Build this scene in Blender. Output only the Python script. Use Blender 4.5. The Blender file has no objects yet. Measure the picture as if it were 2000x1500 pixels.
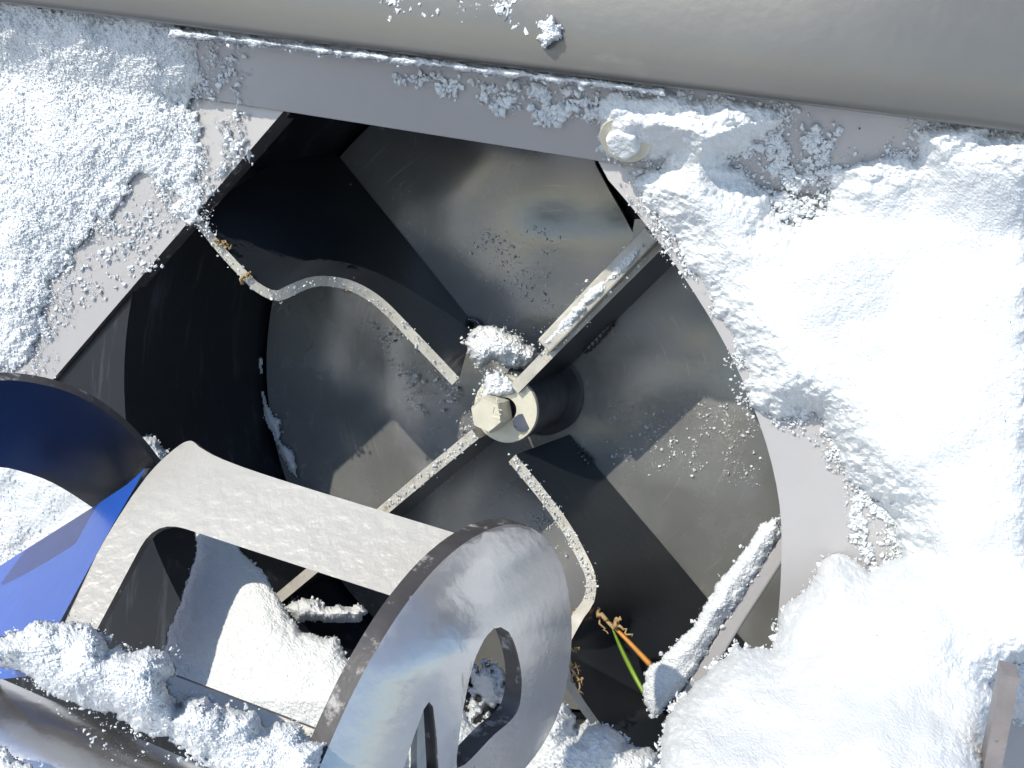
import bpy, bmesh, math, random
import numpy as np
from mathutils import Vector, Matrix

random.seed(7)
RNG = np.random.default_rng(11)
scene = bpy.context.scene
COL = scene.collection
S = 0.65                      # working units -> metres

# ------------------------------------------------------------------ camera
F = 1921.0                    # focal length in pixels of a 2000 x 1500 frame
Yd = np.array([760.0, -270.0, F]); Yd /= np.linalg.norm(Yd)          # depth direction seen by the camera
Xd = np.array([4850.0, 1215.0, -F]); Xd -= Xd.dot(Yd) * Yd; Xd /= np.linalg.norm(Xd)
Zd = np.cross(Xd, Yd)
RW = np.stack([Xd, Yd, Zd])   # camera (x right, y down, z forward) -> world
CAM = -0.77 * (RW @ np.array([0.0, 0.0, 1.0]))
cd = bpy.data.cameras.new('camera')
cam = bpy.data.objects.new('camera', cd); COL.objects.link(cam)
cd.sensor_width = 36.0; cd.lens = 36.0 * F / 2000.0; cd.clip_start = 0.01; cd.clip_end = 500
m3 = Matrix([[RW[i][0], -RW[i][1], -RW[i][2]] for i in range(3)])
cam.matrix_world = Matrix.Translation(Vector(CAM * S)) @ m3.to_4x4()
scene.camera = cam

# ------------------------------------------------------------------ light
SUN = np.array([0.370, 0.705, -0.605]); SUN /= np.linalg.norm(SUN)
world = bpy.data.worlds.new('World'); scene.world = world; world.use_nodes = True
wn = world.node_tree.nodes; wl = world.node_tree.links
sky = wn.new('ShaderNodeTexSky'); sky.sky_type = 'NISHITA'; sky.sun_disc = False
sky.sun_elevation = math.asin(-SUN[2]); sky.sun_rotation = math.atan2(-SUN[0], -SUN[1])
wl.new(sky.outputs[0], wn['Background'].inputs[0]); wn['Background'].inputs[1].default_value = 0.15; sky.ozone_density = 2.5; sky.dust_density = 0.4
ld = bpy.data.lights.new('sun', 'SUN'); ld.energy = 3.5; ld.angle = math.radians(0.6); ld.color = (1.0, 0.91, 0.75)
lo = bpy.data.objects.new('sun', ld); COL.objects.link(lo)
lo.rotation_euler = Vector(SUN).to_track_quat('-Z', 'Y').to_euler()
scene.view_settings.view_transform = 'Standard'; scene.view_settings.look = 'None'
scene.cycles.max_bounces = 4; scene.cycles.diffuse_bounces = 3; scene.cycles.glossy_bounces = 3; scene.cycles.transmission_bounces = 1
scene.cycles.use_adaptive_sampling = True; scene.cycles.adaptive_threshold = 0.03
scene.view_settings.exposure = 0.42; scene.view_settings.gamma = 1.0

# ------------------------------------------------------------------ helpers
def P(u, v, y):
    d = RW @ np.array([u - 1000.0, v - 750.0, F])
    return CAM + d * ((y - CAM[1]) / d[1])
def Pa(U, V, Y):
    d = np.stack([U - 1000.0, V - 750.0, np.full_like(U, F)], -1) @ RW.T
    return CAM + d * ((Y - CAM[1]) / d[..., 1])[..., None]
def onplane(u, v, a, n):
    d = RW @ np.array([u - 1000.0, v - 750.0, F])
    return CAM + d * ((a - CAM) @ n / (d @ n))
def spline(pts, n):
    p = np.array(pts, float)
    seg = np.linalg.norm(np.diff(p[:, :2], axis=0), axis=1)
    s = np.concatenate([[0], np.cumsum(seg)])
    m = np.zeros_like(p)
    for i in range(len(p)):
        a, b = max(i - 1, 0), min(i + 1, len(p) - 1)
        m[i] = (p[b] - p[a]) / (s[b] - s[a])
    out = []
    for t in np.linspace(0, s[-1], n):
        i = min(np.searchsorted(s, t, side='right') - 1, len(p) - 2)
        h = s[i + 1] - s[i]; x = (t - s[i]) / h
        out.append((2*x**3-3*x**2+1)*p[i] + (x**3-2*x**2+x)*h*m[i] + (-2*x**3+3*x**2)*p[i+1] + (x**3-x**2)*h*m[i+1])
    return np.array(out)

def lattice(n, seed):
    return np.random.default_rng(seed).random((n, n))
def vnoise(U, V, seed):
    n = 64; L = lattice(n, seed)
    x0 = np.floor(U).astype(int); y0 = np.floor(V).astype(int)
    fx = U - x0; fy = V - y0
    fx = fx*fx*(3-2*fx); fy = fy*fy*(3-2*fy)
    a = L[x0 % n, y0 % n]; b = L[(x0+1) % n, y0 % n]; c = L[x0 % n, (y0+1) % n]; d = L[(x0+1) % n, (y0+1) % n]
    return (a*(1-fx)+b*fx)*(1-fy) + (c*(1-fx)+d*fx)*fy - 0.5
def fbm(U, V, size, octv, seed, gain=0.5):
    t = 0; a = 1.0; f = 1.0 / size
    for o in range(octv):
        c, s = math.cos(o*1.1+.4), math.sin(o*1.1+.4)
        t = t + a * vnoise((U*c - V*s) * f + 17.3*o, (U*s + V*c) * f + 5.1*o, seed + o); a *= gain; f *= 2.03
    return t

# objects ---------------------------------------------------------
def tag(o, label=None, cat=None, group=None, kind=None):
    if label: o['label'] = label
    if cat: o['category'] = cat
    if group: o['group'] = group
    if kind: o['kind'] = kind
    return o
BASE = {}
def thing(name, base, label, cat, group=None):
    o = bpy.data.objects.new(name, None); COL.objects.link(o); o.empty_display_size = 0.02
    o.location = Vector(np.array(base) * S); BASE[o.name] = np.array(base, float)
    return tag(o, label, cat, group)
def mk(name, verts, faces, mat, parent=None, smooth=True, mats=None, fm=None, base=None):
    verts = np.array(verts, float)
    if parent is not None:
        b = BASE[parent.name]
    else:
        b = np.array(base if base is not None else verts.mean(0), float)
    me = bpy.data.meshes.new(name)
    me.from_pydata(((verts - b) * S).tolist(), [], faces if isinstance(faces, list) else faces.tolist())
    for m in (mats or [mat]): me.materials.append(m)
    if fm is not None: me.polygons.foreach_set('material_index', np.array(fm, np.int32))
    me.polygons.foreach_set('use_smooth', [smooth] * len(me.polygons))
    me.update()
    o = bpy.data.objects.new(name, me); COL.objects.link(o)
    if parent is not None:
        o.parent = parent; BASE[o.name] = b
    else:
        o.location = Vector(b * S); BASE[o.name] = b
    return o
def child_of(o, part):        # sub-part: same origin as its part
    o.parent = part; o.location = (0, 0, 0); return o
def fixnormals(o):
    bm = bmesh.new(); bm.from_mesh(o.data); bmesh.ops.recalc_face_normals(bm, faces=bm.faces); bm.to_mesh(o.data); bm.free()
    return o
def autosmooth(o, deg=35):
    o.data.set_sharp_from_angle(angle=math.radians(deg)); return o
def solid(o, t, off=-1.0, rim=0, bev=0.0):
    m = o.modifiers.new('thick', 'SOLIDIFY'); m.thickness = t * S; m.offset = off; m.use_even_offset = True
    if rim: m.material_offset_rim = rim
    es = o.modifiers.new('crease', 'EDGE_SPLIT'); es.split_angle = math.radians(42)
    if bev:
        b = o.modifiers.new('round', 'BEVEL'); b.width = bev * S; b.segments = 2; b.limit_method = 'ANGLE'; b.angle_limit = math.radians(50)
    return o

def sheet(name, outline, holes, Fn, mat, parent, step=40, thick=0.006, rim=None, mats=None, smooth=True, push=(0, 1, 0)):
    """a plate cut to an outline (with holes), carried onto a surface by Fn, then given thickness away from the viewer"""
    bm = bmesh.new()
    for loop in [outline] + holes:
        vs = [bm.verts.new((p[0], p[1], 0)) for p in loop]
        for i in range(len(vs)): bm.edges.new((vs[i], vs[(i + 1) % len(vs)]))
    bmesh.ops.triangle_fill(bm, use_beauty=True, use_dissolve=False, edges=bm.edges[:])
    us = [v.co.x for v in bm.verts]; vs_ = [v.co.y for v in bm.verts]
    for ax, lo_, hi_ in ((0, min(us), max(us)), (1, min(vs_), max(vs_))):
        k = math.ceil(lo_ / step) * step + 0.37
        while k < hi_:
            co = [0, 0, 0]; co[ax] = k; no = [0, 0, 0]; no[ax] = 1
            bmesh.ops.bisect_plane(bm, geom=bm.verts[:] + bm.edges[:] + bm.faces[:], plane_co=co, plane_no=no)
            k += step
    bmesh.ops.remove_doubles(bm, verts=bm.verts, dist=0.3)
    bmesh.ops.recalc_face_normals(bm, faces=bm.faces)
    if bm.faces and sum(f.normal.z for f in bm.faces) > 0: bmesh.ops.reverse_faces(bm, faces=bm.faces)
    bm.verts.index_update()
    V = [Fn(v.co.x, v.co.y) for v in bm.verts]; n = len(V)
    Fc = [[v.index for v in f.verts] for f in bm.faces]; nf = len(Fc)
    pv = np.array(push, float); pv = pv / np.linalg.norm(pv) * thick
    rimq = [[l.vert.index, l.link_loop_next.vert.index] for e in bm.edges if e.is_boundary for l in e.link_loops]
    bm.free()
    V += [p + pv for p in V]
    Fc += [[k + n for k in f[::-1]] for f in Fc]
    Fc += [[b, a, a + n, b + n] for a, b in rimq]
    fm = [0]*(2*nf) + [1 if rim else 0]*len(rimq)
    o = mk(name, V, Fc, mat, parent, smooth, mats, fm)
    o.data.set_sharp_from_angle(angle=math.radians(40))
    return o
def tube(pts, r, n=10, taper=None):
    pts = np.array(pts, float); V = []; Fc = []
    for i, p in enumerate(pts):
        t = pts[min(i+1, len(pts)-1)] - pts[max(i-1, 0)]; t /= np.linalg.norm(t) + 1e-12
        a = np.cross(t, [0.3, 1, 0.2]); a /= np.linalg.norm(a); b = np.cross(t, a)
        rr = r if np.isscalar(r) else r[i]
        for k in range(n):
            w = 2*math.pi*k/n; V.append(p + rr*(math.cos(w)*a + math.sin(w)*b))
    for i in range(len(pts)-1):
        for k in range(n):
            Fc.append([i*n+k, i*n+(k+1) % n, (i+1)*n+(k+1) % n, (i+1)*n+k])
    Fc.append(list(range(n))[::-1]); Fc.append([(len(pts)-1)*n+k for k in range(n)])
    return V, Fc
def lathe_y(c, prof, n=48, phase=0.0):
    """revolve (radius, y) pairs round the Y axis through c=(x,z)"""
    V = []; Fc = []
    for r, y in prof:
        for k in range(n):
            a = 2*math.pi*k/n + phase; V.append((c[0] + r*math.cos(a), y, c[1] + r*math.sin(a)))
    for i in range(len(prof)-1):
        for k in range(n): Fc.append([i*n+k, i*n+(k+1) % n, (i+1)*n+(k+1) % n, (i+1)*n+k])
    return V, Fc
def extrude_x(prof, x0, x1, nseg=1):
    V = []; Fc = []; m = len(prof)
    for i in range(nseg+1):
        x = x0 + (x1-x0)*i/nseg
        for y, z in prof: V.append((x, y, z))
    for i in range(nseg):
        for k in range(m-1): Fc.append([i*m+k, i*m+k+1, (i+1)*m+k+1, (i+1)*m+k])
    return V, Fc

# ------------------------------------------------------------------ materials
def mat(name, col, rough=0.4, metal=0.0, spec=0.5, bump=0.0, bscale=300, var=0.0, vscale=12, coat=0.0, col2=None, c2lo=.55, c2hi=.7, c2scale=60, rvar=0.0, wave=0.0, wscale=9, bdist=.001, stretch=None):
    m = bpy.data.materials.new(name); m.use_nodes = True
    nt = m.node_tree; n = nt.nodes; l = nt.links; b = n['Principled BSDF']
    b.inputs['Roughness'].default_value = rough; b.inputs['Metallic'].default_value = metal
    b.inputs['Specular IOR Level'].default_value = spec; b.inputs['Coat Weight'].default_value = coat; b.inputs['Coat Roughness'].default_value = 0.15
    tc = n.new('ShaderNodeTexCoord'); cur = None
    rgb = n.new('ShaderNodeRGB'); rgb.outputs[0].default_value = (*col, 1); cur = rgb.outputs[0]
    if var or rvar:
        nz = n.new('ShaderNodeTexNoise'); nz.inputs['Scale'].default_value = vscale; nz.inputs['Detail'].default_value = 6; nz.inputs['Roughness'].default_value = 0.65
        l.new(tc.outputs['Object'], nz.inputs['Vector'])
    if var:
        mr = n.new('ShaderNodeMapRange'); mr.inputs[1].default_value = .3; mr.inputs[2].default_value = .7; mr.inputs[3].default_value = 1-var; mr.inputs[4].default_value = 1+var
        l.new(nz.outputs[0], mr.inputs[0])
        mx = n.new('ShaderNodeVectorMath'); mx.operation = 'SCALE'; l.new(cur, mx.inputs[0]); l.new(mr.outputs[0], mx.inputs['Scale']); cur = mx.outputs[0]
    if rvar:
        mr = n.new('ShaderNodeMapRange'); mr.inputs[1].default_value = .3; mr.inputs[2].default_value = .7; mr.inputs[3].default_value = rough-rvar; mr.inputs[4].default_value = rough+rvar
        l.new(nz.outputs[0], mr.inputs[0]); l.new(mr.outputs[0], b.inputs['Roughness'])
    if col2:
        n2 = n.new('ShaderNodeTexNoise'); n2.inputs['Scale'].default_value = c2scale; n2.inputs['Detail'].default_value = 8; n2.inputs['Roughness'].default_value = .7
        if stretch:
            mp = n.new('ShaderNodeMapping'); mp.inputs['Scale'].default_value = stretch
            l.new(tc.outputs['Object'], mp.inputs['Vector']); l.new(mp.outputs[0], n2.inputs['Vector'])
        else: l.new(tc.outputs['Object'], n2.inputs['Vector'])
        mr = n.new('ShaderNodeMapRange'); mr.inputs[1].default_value = c2lo; mr.inputs[2].default_value = c2hi; l.new(n2.outputs[0], mr.inputs[0])
        mi = n.new('ShaderNodeMix'); mi.data_type = 'RGBA'; l.new(mr.outputs[0], mi.inputs[0]); l.new(cur, mi.inputs[6]); mi.inputs[7].default_value = (*col2, 1); cur = mi.outputs[2]
    l.new(cur, b.inputs['Base Color'])
    if bump:
        nb = n.new('ShaderNodeTexNoise'); nb.inputs['Scale'].default_value = bscale; nb.inputs['Detail'].default_value = 3
        l.new(tc.outputs['Object'], nb.inputs['Vector'])
        bp = n.new('ShaderNodeBump'); bp.inputs['Strength'].default_value = bump; bp.inputs['Distance'].default_value = bdist
        l.new(nb.outputs[0], bp.inputs['Height'])
        if wave:
            nw = n.new('ShaderNodeTexNoise'); nw.inputs['Scale'].default_value = wscale; nw.inputs['Detail'].default_value = 1
            l.new(tc.outputs['Object'], nw.inputs['Vector'])
            bw = n.new('ShaderNodeBump'); bw.inputs['Strength'].default_value = wave; bw.inputs['Distance'].default_value = 0.03
            l.new(nw.outputs[0], bw.inputs['Height']); l.new(bw.outputs[0], bp.inputs['Normal'])
        l.new(bp.outputs[0], b.inputs['Normal'])
    return m
M = {}
M['paint'] = mat('grey_paint', (.39, .385, .395), .38, .12, .5, .10, 260, .06, 9, .15, rvar=.05)
M['hood'] = mat('hood_paint', (.125, .126, .122), .34, .35, .5, .08, 200, .08, 6, .25, rvar=.08, wave=.30, wscale=5, col2=(.22, .22, .21), c2lo=.62, c2hi=.80, c2scale=26, stretch=(.3, 1, 1))
M['disc'] = mat('impeller_paint', (.19, .198, .20), .24, .3, .5, .10, 120, .15, 14, .3, col2=(.30, .31, .32), c2lo=.60, c2hi=.78, c2scale=120, rvar=.10, wave=.45, wscale=11, stretch=(1, 1, .35))
M['blade'] = mat('blade_paint', (.018, .022, .028), .30, 0, .5, .15, 160, .2, 20, .1, col2=(.25, .26, .27), c2lo=.68, c2hi=.76, c2scale=120)
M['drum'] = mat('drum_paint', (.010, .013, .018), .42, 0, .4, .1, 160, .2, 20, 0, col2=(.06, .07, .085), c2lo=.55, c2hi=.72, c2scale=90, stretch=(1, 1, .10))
M['edge'] = mat('frosted_bare_edge', (.43, .42, .38), .5, 0, .5, .3, 400, .2, 60, 0, col2=(.30, .24, .18), c2lo=.58, c2hi=.68, c2scale=110)
M['edge_dark'] = mat('plate_edge', (.055, .052, .054), .45, 0, .5, .2, 300, .2, 60, col2=(.34, .33, .32), c2lo=.56, c2hi=.66, c2scale=90)
M['auger'] = mat('auger_steel', (.55, .545, .545), .22, .7, .5, .2, 170, .10, 10, .3, rvar=.06, col2=(.14, .13, .13), c2lo=.62, c2hi=.76, c2scale=110, stretch=(.3, 1, .3), wave=.05, wscale=14)
M['black'] = mat('flight_shade_black', (.008, .010, .014), .25, 0, .4, .15, 150, .1, 10, .15)  # left flight's shade put into a near-black colour, same paint as the auger
M['blue'] = mat('sky_reflection_blue', (.018, .085, .42), .28, 0, .5, .12, 150, .15, 8, .4)  # blue of the reflected sky put into the wing's base colour
M['shaft'] = mat('bright_shaft_steel', (.58, .58, .60), .26, .9, .5, .3, 120, .1, 10)
M['strap'] = mat('orange_peel_paint', (.46, .45, .42), .33, .15, .5, .7, 170, .08, 10, .25, bdist=.0012)
M['zinc'] = mat('frosted_zinc', (.62, .60, .50), .38, .25, .5, .25, 300, .12, 60)
M['steel'] = mat('dark_steel', (.10, .105, .12), .35, .5, .5, .3, 200, .3, 60)
M['frost'] = mat('frost_crust', (.70, .73, .75), .5, 0, .5, .6, 350, .15, 90, bdist=.003)
M['green'] = mat('green_grass', (.20, .33, .04), .45, 0, .4, 0, 0, .3, 60)
M['straw'] = mat('dry_straw', (.55, .25, .06), .55, 0, .3, 0, 0, .25, 80)
M['root'] = mat('pale_root', (.34, .24, .12), .7, 0, .3, 0, 0, .3, 120)
M['scuffed'] = mat('scuffed_plate', (.20, .185, .19), .45, 0, .5, .3, 200, .15, 60, 0, col2=(.06, .05, .055), c2lo=.60, c2hi=.66, c2scale=150)
def scrape(m, amount=.5):
    nt = m.node_tree; n = nt.nodes; l = nt.links; b = n['Principled BSDF']
    tc = n.new('ShaderNodeTexCoord'); sx = n.new('ShaderNodeSeparateXYZ'); l.new(tc.outputs['Object'], sx.inputs[0])
    at = n.new('ShaderNodeMath'); at.operation = 'ARCTAN2'; l.new(sx.outputs[2], at.inputs[0]); l.new(sx.outputs[0], at.inputs[1])
    cx = n.new('ShaderNodeCombineXYZ'); l.new(sx.outputs[0], cx.inputs[0]); l.new(sx.outputs[2], cx.inputs[2])
    ln = n.new('ShaderNodeVectorMath'); ln.operation = 'LENGTH'; l.new(cx.outputs[0], ln.inputs[0])
    rm = n.new('ShaderNodeMath'); rm.operation = 'MULTIPLY'; l.new(ln.outputs['Value'], rm.inputs[0]); rm.inputs[1].default_value = 420
    am = n.new('ShaderNodeMath'); am.operation = 'MULTIPLY'; l.new(at.outputs[0], am.inputs[0]); am.inputs[1].default_value = 3.2
    cv = n.new('ShaderNodeCombineXYZ'); l.new(rm.outputs[0], cv.inputs[0]); l.new(am.outputs[0], cv.inputs[1])
    nz = n.new('ShaderNodeTexNoise'); nz.inputs['Scale'].default_value = 1.0; nz.inputs['Detail'].default_value = 5; nz.inputs['Roughness'].default_value = .6
    l.new(cv.outputs[0], nz.inputs['Vector'])
    mr = n.new('ShaderNodeMapRange'); mr.inputs[1].default_value = .60; mr.inputs[2].default_value = .76; mr.inputs[4].default_value = amount; l.new(nz.outputs[0], mr.inputs[0])
    old = b.inputs['Base Color'].links[0].from_socket
    mi = n.new('ShaderNodeMix'); mi.data_type = 'RGBA'; l.new(mr.outputs[0], mi.inputs[0]); l.new(old, mi.inputs[6]); mi.inputs[7].default_value = (.42, .42, .41, 1)
    l.new(mi.outputs[2], b.inputs['Base Color'])
scrape(M['disc'], .45)
def snow_mat(name, fine=900):
    m = bpy.data.materials.new(name); m.use_nodes = True
    nt = m.node_tree; n = nt.nodes; l = nt.links; b = n['Principled BSDF']
    b.inputs['Base Color'].default_value = (.62, .652, .682, 1); b.inputs['Roughness'].default_value = .45
    b.inputs['Specular IOR Level'].default_value = .35
    tc = n.new('ShaderNodeTexCoord')
    a = n.new('ShaderNodeTexNoise'); a.inputs['Scale'].default_value = fine; a.inputs['Detail'].default_value = 4; a.inputs['Roughness'].default_value = .75
    l.new(tc.outputs['Object'], a.inputs['Vector'])
    v = n.new('ShaderNodeTexVoronoi'); v.inputs['Scale'].default_value = fine * .8; l.new(tc.outputs['Object'], v.inputs['Vector'])
    ad = n.new('ShaderNodeMath'); ad.operation = 'ADD'; l.new(a.outputs[0], ad.inputs[0]); l.new(v.outputs['Distance'], ad.inputs[1])
    bp = n.new('ShaderNodeBump'); bp.inputs['Strength'].default_value = .3; bp.inputs['Distance'].default_value = .0004
    l.new(ad.outputs[0], bp.inputs['Height']); l.new(bp.outputs[0], b.inputs['Normal'])
    return m
M['snow'] = snow_mat('granular_snow')
M['ground'] = snow_mat('ground_snow', 40); M['ground'].node_tree.nodes['Principled BSDF'].inputs['Base Color'].default_value = (.40, .43, .48, 1)

# ------------------------------------------------------------------ the setting: snow under the machine
D = 0.22                                    # depth of the impeller disc behind the rear wall
gx = np.concatenate([-np.geomspace(30, .5, 14), np.linspace(-.4, .4, 9), np.geomspace(.5, 30, 14)])
GV = [(x, y, -.56 + .02*math.sin(3*x+2*y)*min(1, abs(x)+abs(y))) for y in gx for x in gx]; n_ = len(gx)
GF = [[j*n_+i, j*n_+i+1, (j+1)*n_+i+1, (j+1)*n_+i] for j in range(n_-1) for i in range(n_-1)]
g = mk('snow_ground', GV, GF, M['ground'], None, True, base=(0, 0, -.56)); tag(g, 'flat snow covered ground under the snow blower', None, None, 'structure')

# ------------------------------------------------------------------ housing of the snow blower
house = thing('snow_blower_housing', (0, 0, -.5), 'grey painted steel housing with round throat and overhanging hood', 'snow blower')
bendA = P(560, 222, 0); bendB = P(1160, 322, 0)
zb = (bendA[2] + bendB[2]) / 2
def bend_v(u):                               # pixel row of the bend line, wall meets sloping top strip
    a = np.array([P(u, v, 0)[2] for v in (0, 600)]); return 600 * (a[0] - zb) / (a[0] - a[1])
arc = spline([(1162, 322), (1230, 400), (1300, 490), (1380, 610), (1440, 720), (1488, 840), (1513, 930), (1525, 1010), (1526, 1100), (1520, 1200), (1505, 1285), (1460, 1420), (1370, 1560), (1200, 1700), (1000, 1780)], 46)
holeL = [(560, 222), (100, 745), (-130, 1006), (-150, 1300), (0, 1600), (400, 1790), (800, 1820)]
top_edge = [(u, bend_v(u)) for u in np.linspace(560, 1162, 6)]
hole = [tuple(p) for p in top_edge] + [tuple(p[:2]) for p in arc[1:]] + holeL[::-1][:-1]
outer = [(u, bend_v(u) + 1.0) for u in np.linspace(-700, 540, 12)]
# wall: one plate running round the throat
wall_out = [(-700, bend_v(-700)), (-350, bend_v(-350)), (0, bend_v(0)), (300, bend_v(300)), (554, bend_v(554))]
wall_poly = wall_out + [tuple(p) for p in holeL[1:]] + [tuple(p[:2]) for p in arc[::-1][:-1]] + [(1168, bend_v(1168))] + \
    [(u, bend_v(u)) for u in (1400, 1700, 2000, 2400)] + [(2400, 1950), (-700, 1950)]
# go round: top left, down the left side of the hole, up its right side, top right, outer rim
wall = sheet('rear_wall', wall_poly, [], lambda u, v: P(u, v, 0), M['paint'], house, step=200, thick=.010, rim=1, mats=[M['paint'], M['edge_dark']], smooth=False)
# folded lip along the straight left side of the throat
lipF = [(556, 224), (96, 748), (-130, 1006)]
V = []; Fc = []
for u, v in lipF:
    a = P(u, v, .0102); b = a + np.array([0, .010, 0]); V += [a, b]
Fc = [[0, 1, 3, 2], [2, 3, 5, 4]]
lip = solid(mk('throat_lip', V, Fc, M['edge_dark'], house, False), .006, 0)
# top strip leaning forward to the hood
ztop = None
def strip_pt(u, v):
    n = np.array([0, .065, -.052]); n = np.array([0.0, .065, .058]); n /= np.linalg.norm(n)
    return onplane(u, v, np.array([0, 0, zb]), n)
hood_edge = lambda u: 6 + .122 * u
strip_poly = [(u, bend_v(u)) for u in (2400, 1800, 1400, 1290, 1000, 560, 200, -300, -700)] + [(u, hood_edge(u) - 60) for u in (-700, 0, 700, 1400, 2400)]
# the strip: overlaps the wall a little on the right of the throat
strip = sheet('top_strip', strip_poly, [], lambda u, v: strip_pt(u, v) + np.array([0, -.0015, 0]), M['paint'], house, step=300, thick=.008, rim=1, mats=[M['paint'], M['edge_dark']], smooth=False)
# hood: pressed sheet with a rolled lower lip, running along X
eP = P(1000, hood_edge(1000), -.062); ze = eP[2]
rl = .0045; hy = -.062
prof = [(hy + .026, ze + .022), (hy + .012, ze + .0035)] + [(hy + rl*math.sin(t), ze + rl - rl*math.cos(t)) for t in np.radians(np.linspace(30, -80, 12))]
prof += [(hy - .0052, ze + .009), (hy - .0064, ze + .018), (hy - .0066, ze + .034), (hy - .0050, ze + .06), (hy, ze + .10), (hy + .010, ze + .15), (hy + .03, ze + .22), (hy + .07, ze + .30), (hy + .14, ze + .36)]
V, Fc = extrude_x(prof, -1.3, 1.1, 30)
hood = fixnormals(mk('hood', V, Fc, M['hood'], house, True)); solid(hood, .003, 0)
# drum behind the wall
AX = P(985, 800, .11); ax = (AX[0], AX[2])
RD = .348
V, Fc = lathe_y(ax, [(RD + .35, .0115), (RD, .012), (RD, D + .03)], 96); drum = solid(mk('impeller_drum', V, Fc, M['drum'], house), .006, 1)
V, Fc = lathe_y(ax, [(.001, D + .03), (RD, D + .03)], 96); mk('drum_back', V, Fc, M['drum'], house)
# bolt through the strip
def hexbolt(u, v, Fn, r, h, parent, wr, wmat, hmat, nrm, phase=.2):
    nrm = np.array(nrm, float); nrm /= np.linalg.norm(nrm)
    c = Fn(u, v); a = np.cross(nrm, [1, 0, 0]); a /= np.linalg.norm(a); b = np.cross(nrm, a)
    def ring(rad, off, n, ph=0): return [c + nrm*off + rad*(math.cos(2*math.pi*k/n+ph)*a + math.sin(2*math.pi*k/n+ph)*b) for k in range(n)]
    def stack(rs, n, ph=0):
        V = []; Fc = []
        for rad, off in rs: V += ring(rad, off, n, ph)
        for i in range(len(rs)-1):
            for k in range(n): Fc.append([i*n+k, i*n+(k+1) % n, (i+1)*n+(k+1) % n, (i+1)*n+k])
        Fc.append([(len(rs)-1)*n+k for k in range(n)])
        return V, Fc
    hV, hF = stack([(r, .0), (r, h*.8), (r*.88, h)], 6, phase)
    wV, wF = stack([(wr, -.001), (wr, .003), (wr*.97, .0036)], 32)
    return hV, hF, wV, wF
sn = (0, -.065, -.058)
hV, hF, wV, wF = hexbolt(1228, 258, lambda u, v: strip_pt(u, v) + np.array([0, -.005, -.0045]), .0125, .011, house, .0185, None, None, sn)
bo = mk('bolt', hV, hF, M['frost'], house, False); tag(bo, 'frost covered hex bolt on the top strip')
b_ = bo.modifiers.new('round', 'BEVEL'); b_.width = .001; b_.segments = 2
wo = mk('washer', wV, wF, M['zinc'], house, False); child_of(wo, bo)

# flat bar across the lower right of the throat
barF = [(1528, 1040), (1428, 1195), (1338, 1342), (1290, 1420)]
def prism_uv(front, width, y0, y1, nx):
    """bar whose front strip runs along pixels, width in working units toward nx, from depth y0 to y1"""
    V = []; Fc = []
    for u, v in front:
        a = P(u, v, y0); b = a + np.array([nx[0], 0, nx[1]]) * width
        c = b.copy(); c[1] = y1; d = a.copy(); d[1] = y1
        V += [a, b, c, d]
    m = len(front)
    for i in range(m-1):
        for k in range(4): Fc.append([i*4+k, i*4+(k+1) % 4, (i+1)*4+(k+1) % 4, (i+1)*4+k])
    Fc += [[3, 2, 1, 0], [(m-1)*4+k for k in range(4)]]
    return V, Fc
bd = P(1338, 1342, .03) - P(1528, 1040, .03); bn = np.array([-bd[2], bd[0]]); bn /= np.linalg.norm(bn)
V, Fc = prism_uv(barF, .012, .030, .10, bn)
bar = fixnormals(mk('brace_bar', V, Fc, M['paint'], house, False)); b_ = bar.modifiers.new('round', 'BEVEL'); b_.width = .0012; b_.segments = 2

# side plate at the lower right corner
V, Fc = prism_uv([(1957, 1316), (1941, 1400), (1915, 1530), (1880, 1700)], .008, -.19, -.172, (1, .05))
side = fixnormals(mk('side_plate', V, Fc, M['scuffed'], house, False)); tag(side, 'pale scuffed edge of the side plate')

# ------------------------------------------------------------------ impeller
imp = thing('impeller', (ax[0], D, ax[1]), 'dark four bladed impeller with bolted hub inside the round throat', 'impeller')
RI = .335
notch = [(1120, 190), (1163, 322), (1190, 372), (1215, 415), (1237, 457), (1300, 474), (1620, 420)]
def angd(u, v): p = P(u, v, D); return math.atan2(p[2] - ax[1], p[0] - ax[0])
a0, a1 = angd(*notch[0]), angd(*notch[-1])          # a0 (upper) > a1
V = []; th = np.linspace(a0, a1 + 2*math.pi, 120)
for t in th: V.append((ax[0] + RI*math.cos(t), D, ax[1] + RI*math.sin(t)))
for u, v in notch[::-1][1:-1]: V.append(P(u, v, D))
bm = bmesh.new(); bvs = [bm.verts.new(v) for v in V]
for i in range(len(bvs)): bm.edges.new((bvs[i], bvs[(i+1) % len(bvs)]))
bmesh.ops.triangle_fill(bm, use_beauty=True, edges=bm.edges[:]); bm.verts.index_update()
for f in bm.faces: f.normal_update()
if sum(f.normal.y for f in bm.faces) > 0: bmesh.ops.reverse_faces(bm, faces=bm.faces[:])
Vd = [tuple(v.co) for v in bm.verts]; Fd = [[v.index for v in f.verts] for f in bm.faces]; bm.free()
disc = solid(mk('back_disc', Vd, Fd, M['disc'], imp, False, [M['disc'], M['edge']]), .007, -1, 1)

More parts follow.
